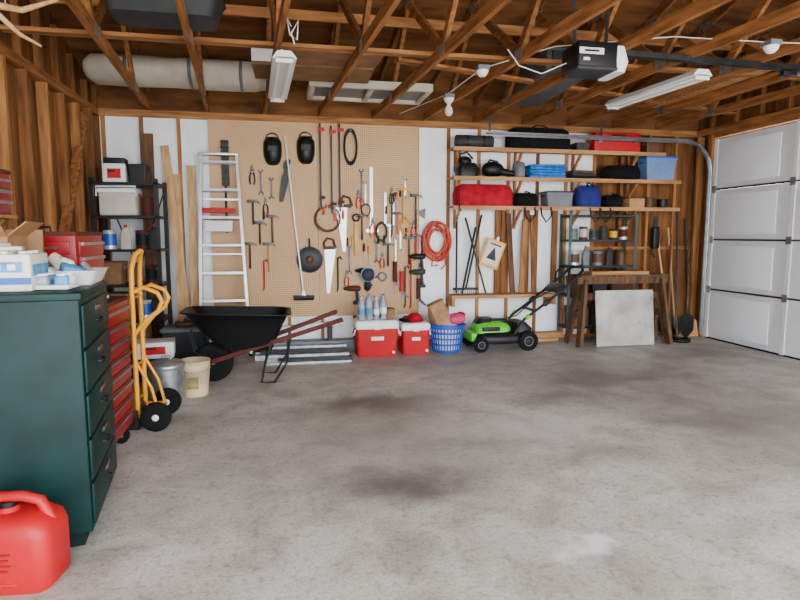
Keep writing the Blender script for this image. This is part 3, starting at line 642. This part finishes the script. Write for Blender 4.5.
for x,r in((-.04,.09),(.56,.12)):
    for k in(-1,1):
        b.lathe((x,k*.24,r),[(r*.6,-.022),(r*.93,-.024),(r,-.014),(r,.014),(r*.93,.024),(r*.6,.022)],rub,28,'y'); b.lathe((x,k*.24,r),[(.001,-.026),(r*.25,-.026),(r*.3,-.014),(r*.62,-.018),(r*.62,.018),(r*.3,.014),(r*.25,.026),(.001,.026)],dgry,24,'y')
        for i in range(20):
            a=2*pi*i/20; b.box((x+r*math.cos(a),k*.24,r+r*math.sin(a)),(.012,.04,.01),rub,(0,-a+pi/2,0))
        b.torus((x,k*.266,r),r*.45,.006,gry,'y',20,6)
for k in(-1,1):
    b.tube([(.40,k*.19,.2),(.52,k*.2,.38),(.78,k*.2,.56),(1.02,k*.2,.74),(1.22,k*.19,.9)],.018,blk,8)
    b.box((.80,k*.21,.575),(.08,.04,.06),blk,(0,-.66,0),bev=.01); b.box((.56,k*.21,.41),(.06,.03,.05),lime,(0,-.66,0),bev=.01)
b.tube([(1.2,-.19,.885),(1.28,-.18,.96),(1.31,-.12,1.0),(1.31,.12,1.0),(1.28,.18,.96),(1.2,.19,.885)],.019,blk,8)
b.tube([(1.10,-.19,.80),(1.10,-.17,.92),(1.16,-.1,1.02),(1.16,.1,1.02),(1.10,.17,.92),(1.10,.19,.80)],.011,blk,8)
b.tube([(1.0,-.17,.72),(.86,-.12,.70),(.74,0,.6),(.5,0,.4),(.3,0,.36)],.008,blk,6); b.box((1.0,0,.74),(.14,.38,.05),blk,(0,-.7,0),bev=.015); b.beam((.66,-.2,.48),(.66,.2,.48),.03,.03,blk)
b.done()
b=B('lumber_pile'); 
for i,(y,z) in enumerate(((7.12,.02),(7.16,.06),(7.1,.1))): b.b2((2.75-.05*i,y-.06,z-.02),(3.55+.03*i,y+.05,z+.018),pineX)
b.done()

# ---------------------------------------------------------------- right wall shelving
SX0,SX1=2.05,4.95
SZ=[2.475,2.12,1.76]
b=B('plank_shelves')
for i,z in enumerate(SZ):
    x1=SX1 if i==0 else 5.2
    b.b2((SX0,6.98,z-.02),(x1,YB-.003,z),pineX); b.b2((SX0,6.972,z-.045),(x1,6.982,z+.002),pineX)
    x=SX0+.1
    while x<x1:
        b.beam((x,YB-.02,z-.24),(x,7.02,z-.03),.03,.03,studZ,up=(1,0,0)); b.b2((x-.015,YB-.03,z-.28),(x+.015,YB-.003,z-.02),studZ); x+=.81
b.b2((SX0,6.98,.60),(3.45,YB-.003,.64),pineX); b.b2((SX0,6.98,.50),(SX0+.04,YB-.003,.60),studZ); b.b2((3.41,6.98,.50),(3.45,YB-.003,.60),studZ)
for x in (2.7,2.78,3.1,3.5): b.b2((x,YB-.035,.64),(x+.07,YB-.003,1.72),[studZ,studZ2][int(x*10)%2])
b.done()
def bag(name,x0,x1,z,h,m,y=7.1,d=.24,strap=True,rz=0,hm=None):
    w=x1-x0; b=B(name,((x0+x1)/2,y,z),rz)
    b.loft([rrect(w*.94,d*.9,d*.3,0),rrect(w,d,d*.35,h*.15),rrect(w*1.0,d,d*.35,h*.6),rrect(w*.93,d*.85,d*.3,h*.88),rrect(w*.8,d*.5,d*.2,h)],m)
    b.box((0,0,h+.003),(w*.7,.012,.008),dgry)
    if strap:
        hh=hm or blk
        b.tube([(-w*.14,-d*.42,h*.8),(-w*.12,-d*.3,h*1.0),(-w*.05,-d*.1,h*1.12),(w*.05,-d*.1,h*1.12),(w*.12,-d*.3,h*1.0),(w*.14,-d*.42,h*.8)],.009,hh,6)
    return b.done()
bag('duffel_bag',2.78,3.62,SZ[0],.27,blkf); 
b=B('red_tool_case',(4.26,7.1,SZ[0])); b.box((0,0,.12),(.66,.22,.24),redpl,bev=.015); b.box((0,-.112,.13),(.66,.006,.012),dkred); b.tube([(-.08,-.11,.2),(-.08,-.15,.2),(.08,-.15,.2),(.08,-.11,.2)],.008,blk,6)
for k in(-.25,.25): b.box((k,-.115,.13),(.05,.014,.05),steel)
b.done()
b=B('rolled_sleeping_pad',(2.35,7.1,SZ[0]+.08)); b.lathe((0,0,0),[(.001,-.24),(.07,-.24),(.08,-.23),(.08,.23),(.07,.24),(.001,.24)],dgry,20,'x'); b.lathe((0,0,0),[(.082,-.12),(.082,-.09)],blk,20,'x',caps=(0,0)); b.lathe((0,0,0),[(.082,.09),(.082,.12)],blk,20,'x',caps=(0,0)); b.done()
bin_('parts_bin',(3.78,7.1,SZ[0]),(.2,.22,.1),dgry); bin_('parts_bin',(4.78,7.1,SZ[0]),(.2,.22,.14),brown)
b=B('shop_vacuum_head',(2.26,7.1,SZ[1])); b.loft([rrect(.26,.2,.06,0),rrect(.3,.22,.07,.1),rrect(.2,.16,.05,.17)],blk); b.ball((-.03,0,.19),(.09,.08,.07),blk); b.tube([(-.08,-.05,.22),(-.12,-.06,.27),(-.02,-.06,.3),(.06,-.05,.22)],.014,blk,8); b.done()
b=B('leaf_blower',(2.6,7.1,SZ[1])); b.ball((0,0,.1),(.15,.1,.1),blk); b.cyl((.08,-.02,.08),(.26,-.04,.05),.05,blk,r2=.035); b.tube([(-.07,0,.17),(-.04,0,.22),(.06,0,.2),(.09,0,.13)],.013,dgry,8); b.done()
bag('clear_bag',2.88,3.02,SZ[1],.2,gry,d=.2,strap=False)
b=B('folded_tarp',(3.3,7.1,SZ[1])); 
for i in range(5): b.box((.01*math.sin(i*2),0,.018+i*.034),(.5-.03*(i%2),.24,.032),bluet,(0,.02*math.sin(i*3),.03*math.sin(i)),bev=.013)
b.done()
b=B('folded_mat',(3.8,7.1,SZ[1]))
for i in range(3): b.box((0,0,.02+i*.035),(.36-.02*i,.22,.033),[greenD,dgry,oldW][i],(0,0,.04*i),bev=.012)
b.done()
bag('gym_bag',4.12,4.62,SZ[1],.18,blkf,y=7.08,strap=True)
bin_('blue_storage_bin',(4.91,7.1,SZ[1]),(.46,.24,.32),M('translucent_blue',(104,134,180),.35,var=.1),blue)
bag('red_duffel_bag',2.09,2.86,SZ[2],.27,redf,y=7.1,strap=False)
b=B('hanging_strap',(2.12,6.955,SZ[2]+.0)); b.tube([(0,0,.22),(.0,-.01,-.03),(.03,-.01,-.06)],.008,blk,6); b.done()
bag('shoulder_bag',2.9,3.2,SZ[2],.17,blkf,y=7.1,d=.22)
b=B('hanging_strap',(3.05,6.955,SZ[2]-.03)); 
for o in(0,.22,.9,1.05): b.tube([(o-.07,0,.02),(o-.06,-.012,-.08),(o,-.015,-.17),(o+.07,-.012,-.09),(o+.07,0,.02)],.011,blk,6)
b.done()
bin_('grey_storage_bin',(3.48,7.1,SZ[2]),(.38,.24,.2),gry,dgry)
bag('navy_duffel_bag',3.74,4.08,SZ[2],.28,navy,y=7.1)
bag('camera_bag',4.14,4.4,SZ[2],.16,blkf,y=7.1)
carton('cardboard_box',(4.58,7.1,SZ[2]),(.22,.2,.12),card); can('paint_can',(4.82,7.1,SZ[2]),.07,.14,brown,bail=False); can('paint_can',(5.02,7.1,SZ[2]),.07,.12,blk,bail=False)
def pole(name,a,b_,m,head=None,hm=dsteel):
    b=B(name); b.tube([a,b_],.014,m,8)
    if head=='shovel':
        x,y,z=a; b.loft([[(x-.02,y,z+.02),(x+.02,y,z+.02),(x+.02,y-.006,z+.02),(x-.02,y-.006,z+.02)],[(x-.1,y-.01,z-.05),(x+.1,y-.01,z-.05),(x+.1,y-.016,z-.05),(x-.1,y-.016,z-.05)],[(x-.1,y-.01,z-.22),(x+.1,y-.01,z-.22),(x+.1,y-.016,z-.22),(x-.1,y-.016,z-.22)],[(x-.01,y,z-.33),(x+.01,y,z-.33),(x+.01,y-.005,z-.33),(x-.01,y-.005,z-.33)]],hm,smooth=False)
    if head=='rake':
        x,y,z=a; b.box((x,y,z),(.34,.02,.03),hm)
        for i in range(12): b.cyl((x-.16+i*.029,y,z),(x-.16+i*.029,y-.04,z-.07),.004,hm,n=6)
    if head=='broom':
        x,y,z=a; b.loft([rrect(.1,.04,.01,z,x,y),rrect(.24,.05,.01,z-.06,x,y),rrect(.32,.06,.01,z-.28,x,y)],pineX,smooth=False)
    b.done()
pole('garden_fork',(2.28,7.15,.71),(2.5,7.2,1.66),blk,'rake',blk); pole('metal_pole',(2.5,7.0,0.66),(2.28,7.2,1.62),dsteel); pole('metal_pole',(2.14,7.1,.66),(2.16,7.18,1.6),blk); pole('metal_pole',(2.2,7.05,.66),(2.42,7.2,1.5),blk)
b=B('yellow_placard',(2.64,7.16,1.16),.0,ry=.35); b.box((0,0,0),(.26,.008,.36),yel); b.box((0,-.006,0),(.21,.004,.3),paper); b.prism([(-.07,-.08),(.07,-.08),(0,.09)],-.012,-.008,blk); b.box((0,-.009,.12),(.16,.003,.02),blk); b.box((0,0,.2),(.03,.02,.05),steel); b.done()
for i,(x0,x1,h) in enumerate(((2.9,2.86,1.68),(3.02,3.1,1.6),(3.2,3.2,1.66))): 
    b=B('wood_plank'); b.beam((x0,7.1,.645),(x1,7.2,h),.07,.02,[oldW,studZ,studZ2][i],up=(0,1,0)); b.done()
b=B('metal_shelf_unit'); X0,X1,Y0,Y1=3.62,4.56,6.96,7.22
for x in(X0,X1):
    for y,s_ in((Y0,1),(Y1,-1)): b.b2((x-.02,y-.002,0),(x+.02,y+.002,1.68),tealc); b.b2((x-.002,y-.0,0),(x+.002,y+.03*s_,1.68),tealc)
for z in(.2,.62,1.0,1.34,1.66): b.b2((X0-.01,Y0,z-.03),(X1+.01,Y1,z),dgry)
b.done()
for i in range(6): can('paint_can',(3.72+i*.145,7.08,1.34),.055,.14+.03*(i%2),[gry,brown,tealc,dgry,blk,alum][i],lab=[None,cream,dgry,None,yel,dkred][i],bail=False)
for i in range(5):
    if i%2: jug('oil_jug',(3.74+i*.17,7.08,1.0),.1,.26,[blk,gry,cream,dgry,blue][i])
    else: can('paint_can',(3.74+i*.17,7.08,1.0),.07,.19,[alum,brown,gry][i%3],lab=brown,bail=False)
for i in range(3): bin_('parts_bin',(3.81+i*.28,7.09,.62),(.24,.22,.24),[cardD,dgry,brown][i])
for i in range(3): carton('cardboard_box',(3.81+i*.28,7.09,.2),(.24,.22,.26),[cardD,dgry,card][i])
b=B('wooden_sawhorse',(-.13,0,0))
b.beam((3.72,6.72,.83),(4.98,6.72,.83),.1,.09,oldW); b.b2((3.74,6.62,.875),(4.96,6.9,.9),oldW)
b.b2((3.9,6.66,.9),(4.7,6.86,.94),pineX)
for x,dx in((3.82,-.1),(4.88,.1)):
    for y,dy in((6.68,-.1),(6.82,.08)): b.beam((x,y,.84),(x+dx,y+dy,.0),.12,.04,oldW,up=(1,0,0))
    b.beam((x+dx*.5,6.62,.4),(x+dx*.5,6.86,.4),.04,.09,oldW)
b.beam((3.8,6.74,.62),(4.9,6.74,.62),.03,.09,oldW); b.done()
dm=M('dirty_white_panel',(206,203,194),.5,col2=(140,136,124),scale=3)
b=B('cabinet_door_panel',(4.20,6.53,.0),rx=-.12); b.box((0,0,.36),(.80,.022,.70),dm,bev=.004); b.box((0,-.013,.36),(.66,.006,.56),dm,bev=.003)
for k in(-1,1): b.box((k*.37,-.014,.6),(.03,.008,.06),steel)
b.cyl((.2,-.012,.3),(.2,-.03,.3),.012,steel,n=12); b.done()
pole('shovel',(5.1,7.0,.34),(5.0,7.2,1.6),pine,'shovel',dsteel); pole('leaf_rake',(5.32,7.1,.08),(5.2,7.2,1.5),pine,'rake',dsteel); pole('push_broom',(5.42,6.98,.29),(5.45,7.2,1.62),blk,'broom'); pole('garden_hoe',(4.98,6.8,.03),(5.25,7.2,1.4),brown)
pole('metal_pole',(5.2,6.9,0.02),(5.33,7.2,1.75),dsteel); pole('shovel',(5.3,6.85,.34),(5.5,7.15,1.45),oldW,'shovel',blk)
b=B('hedge_trimmer',(4.98,7.2,1.36)); b.box((0,-.04,.0),(.1,.08,.3),blk,bev=.02); b.tube([(-.03,-.05,-.1),(-.06,-.05,-.2),(.0,-.05,-.26)],.012,blk,8); b.b2((-.03,-.045,.12),(.03,-.035,.3),dsteel); b.done()
b=B('floor_hose_coil',(5.1,6.7,.012)); 
b.torus((0,0,0),.12,.012,blk,'z'); b.torus((0.02,0.01,.022),.11,.012,blk,'z'); b.done()

# ---------------------------------------------------------------- overhead
tubeM=M('lamp_tube_glass',(240,242,240),.3,var=.01)
def fluor(name,x,y0,y1,z,dx=0):
    b=B(name); X=lambda y:x+dx*(y-y0)
    b.loft([[(X(y)-.05,y,z+.05),(X(y)-.09,y,z),(X(y)-.085,y,z-.004),(X(y)+.085,y,z-.004),(X(y)+.09,y,z),(X(y)+.05,y,z+.05)] for y in(y0,y1)],wpaint,smooth=False)
    for k in(-.045,.045): b.cyl((X(y0)+k,y0+.02,z-.02),(X(y1)+k,y1-.02,z-.02),.013,tubeM,n=12)
    for y in(y0+.01,y1-.01): b.box((X(y),y,z-.015),(.13,.02,.04),wht)
    for y in(y0+.2,y1-.2): b.tube([(X(y),y,z+.05),(X(y)+.02,y,P1+.005)],.003,steel,5)
    b.done()
fluor('fluorescent_light',.03,4.6,5.95,2.72,-.05); fluor('fluorescent_light',3.47,4.45,5.65,2.73,-.09)
b=B('garage_door_opener',(2.37,4.34,2.645)); b.box((0,0,.12),(.34,.28,.19),blk,bev=.02); b.box((.0,0,.02),(.34,.28,.03),dgry,bev=.008)
b.loft([rrect(.09,.28,.03,.0,.19),rrect(.11,.3,.03,.08,.2),rrect(.09,.28,.03,.19,.18)],wht)
b.box((-.06,-.142,.14),(.2,.006,.045),paper); b.box((-.06,-.146,.14),(.12,.004,.015),blk); b.box((-.1,-.142,.08),(.05,.006,.02),wht)
for x in(-.13,.13): b.beam((x,0,.21),(x*1.2,0,.7),.03,.004,dsteel,up=(0,1,0)); 
b.tube([(-.16,.05,.1),(-.35,.1,.02),(-.5,.2,.1),(-.6,.2,.22)],.004,wht,6)
b.done()
b=B('opener_rail',(0,0,0)); b.beam((2.5,4.34,2.83),(5.6,4.34,2.78),.04,.045,dsteel); b.tube([(2.5,4.34,2.80),(5.55,4.34,2.75)],.006,blk,6); b.box((5.57,4.34,2.78),(.05,.1,.12),steel); b.box((4.2,4.34,2.76),(.14,.05,.05),blk,bev=.01)
b.beam((4.25,4.34,2.76),(5.55,4.34,2.52),.02,.02,steel); b.done()
for x,y,z in((1.72,5.0,2.80),(3.65,3.95,2.80),(1.72,6.05,2.80)):
    b=B('porcelain_lampholder',(x,y,z)); b.lathe((0,0,0),[(.055,.022),(.05,0),(.03,-.025),(.02,-.03)],wht,20)
    if y>6: b.lathe((0,0,-.03),[(.016,0),(.018,-.02),(.035,-.05),(.042,-.09),(.03,-.12),(.001,-.13)],paper,16)
    b.box((0,0,.04),(.1,.1,.04),gry); b.done()
zc=CZ+.046
b=B('rolled_foam_pad',(-1.02,6.55,zc+.15)); 
prof=[(.001,-.9),(.09,-.89),(.14,-.82),(.15,-.5),(.14,-.05),(.145,.0),(.15,.5),(.145,.75),(.12,.87),(.001,.89)]
b.lathe((0,0,0),prof,cream,22,'x',sx=1.6); 
for x in(-.5,.1,.6): b.lathe((0,0,0),[(.149,x),(.154,x+.005),(.154,x+.03),(.149,x+.035)],gry,22,'x',sx=1.6,caps=(0,0))
b.done()
b=B('flat_carton',(.30,5.75,zc),-.02); b.box((0,0,.08),(1.1,.5,.1),wht,bev=.004); b.box((0,0,.015),(1.1,.5,.03),cardD); b.lathe((.35,-.255,.08),[(.001,-.003),(.03,-.003),(.03,.003),(.001,.003)],redp,16,'y'); b.box((-.1,0,.15),(.9,.4,.04),paper,bev=.004); b.done()
b=B('plywood_sheet',(.45,5.25,zc)); b.box((0,0,.045),(.85,.4,.018),pineX); b.box((0,.0,.018),(.8,.36,.034),cardD); b.done()
b=B('window_sash',(.93,6.5,zc)); 
for y in(-.3,.3): b.box((0,y,.04),(1.3,.06,.08),cream,bev=.005)
for x in(-.62,0,.62): b.box((x,0,.04),(.06,.56,.08),cream,bev=.005)
b.box((0,0,.04),(1.2,.56,.01),gry); b.done()
b=B('foil_duct_board',(2.72,5.95,zc),-.07); b.box((0,0,.12),(.46,1.4,.24),M('duct_board',(84,86,90),.6,var=.2,scale=4),bev=.02); b.box((.0,-.71,.12),(.36,.02,.16),dgry); b.done()
b=B('storage_bin_overhead',(-.8,4.56,zc)); b.loft([rrect(.68,.34,.06,0),rrect(.78,.40,.07,.14),rrect(.82,.44,.07,.17)],dgry); b.done()
b=B('driftwood_branch',(-1.4,3.72,2.64)); b.tube([(-.5,0,.03),(-.2,.05,.04),(.0,0,.0),(.2,-.05,.05)],.03,pine,8,r2=.01); b.tube([(-.2,.05,.04),(-.06,.1,-.1),(.05,.1,-.16)],.02,pine,8,r2=.006); b.tube([(-.25,.03,.03),(-.12,0,.12),(.06,0,.17)],.02,pine,8,r2=.006); b.tube([(-.1,.04,.03),(-.08,.02,.18)],.003,steel,5); b.tube([(-.62,0,.03),(-.5,0,.03)],.03,pine,8); b.done()
b=B('lumber_rack_boards',(4.5,5.6,zc),.0); 
for i in range(4): b.box((-.3+i*.2,0,.02),(.14,1.7,.035),[trussW,pineX,oldW,trussW][i])
b.done()
b=B('lamp_cord',(.08,4.4,2.84)); b.tube([(0,0,.04),(-.03,0,.1),(-.01,0,-.02),(.04,0,-.05),(.05,0,.08),(0,.02,.0),(.02,0,-.08)],.005,wht,6); b.done()
b=B('electrical_cable'); b.tube([(1.4,7.1,2.86),(1.7,6.05,2.86),(1.72,5.0,2.84),(2.2,4.6,2.93),(3.0,4.2,2.93),(3.65,3.95,2.85),(5.4,3.9,2.9)],.004,paper,6); b.done()

# ---------------------------------------------------------------- light
w=bpy.data.worlds.new('sky'); bpy.context.scene.world=w; w.use_nodes=True; nt=w.node_tree
bg=nt.nodes['Background']; bg.inputs['Color'].default_value=(.88,.94,1,1); bg.inputs['Strength'].default_value=14.5
sl=bpy.data.lights.new('sun','SUN'); sl.energy=20; sl.angle=.02; sl.color=(1,.95,.88); so=bpy.data.objects.new('sun',sl); bpy.context.scene.collection.objects.link(so)
so.rotation_euler=(math.radians(38),0,math.radians(-25))
cd=bpy.data.cameras.new('camera'); cd.sensor_width=36; cd.lens=580/800*36; cd.clip_start=.05
co=bpy.data.objects.new('camera',cd); bpy.context.scene.collection.objects.link(co)
co.location=(0,0,1.4); co.rotation_euler=(math.radians(90-6.4),0,math.radians(-11.2))
bpy.context.scene.camera=co
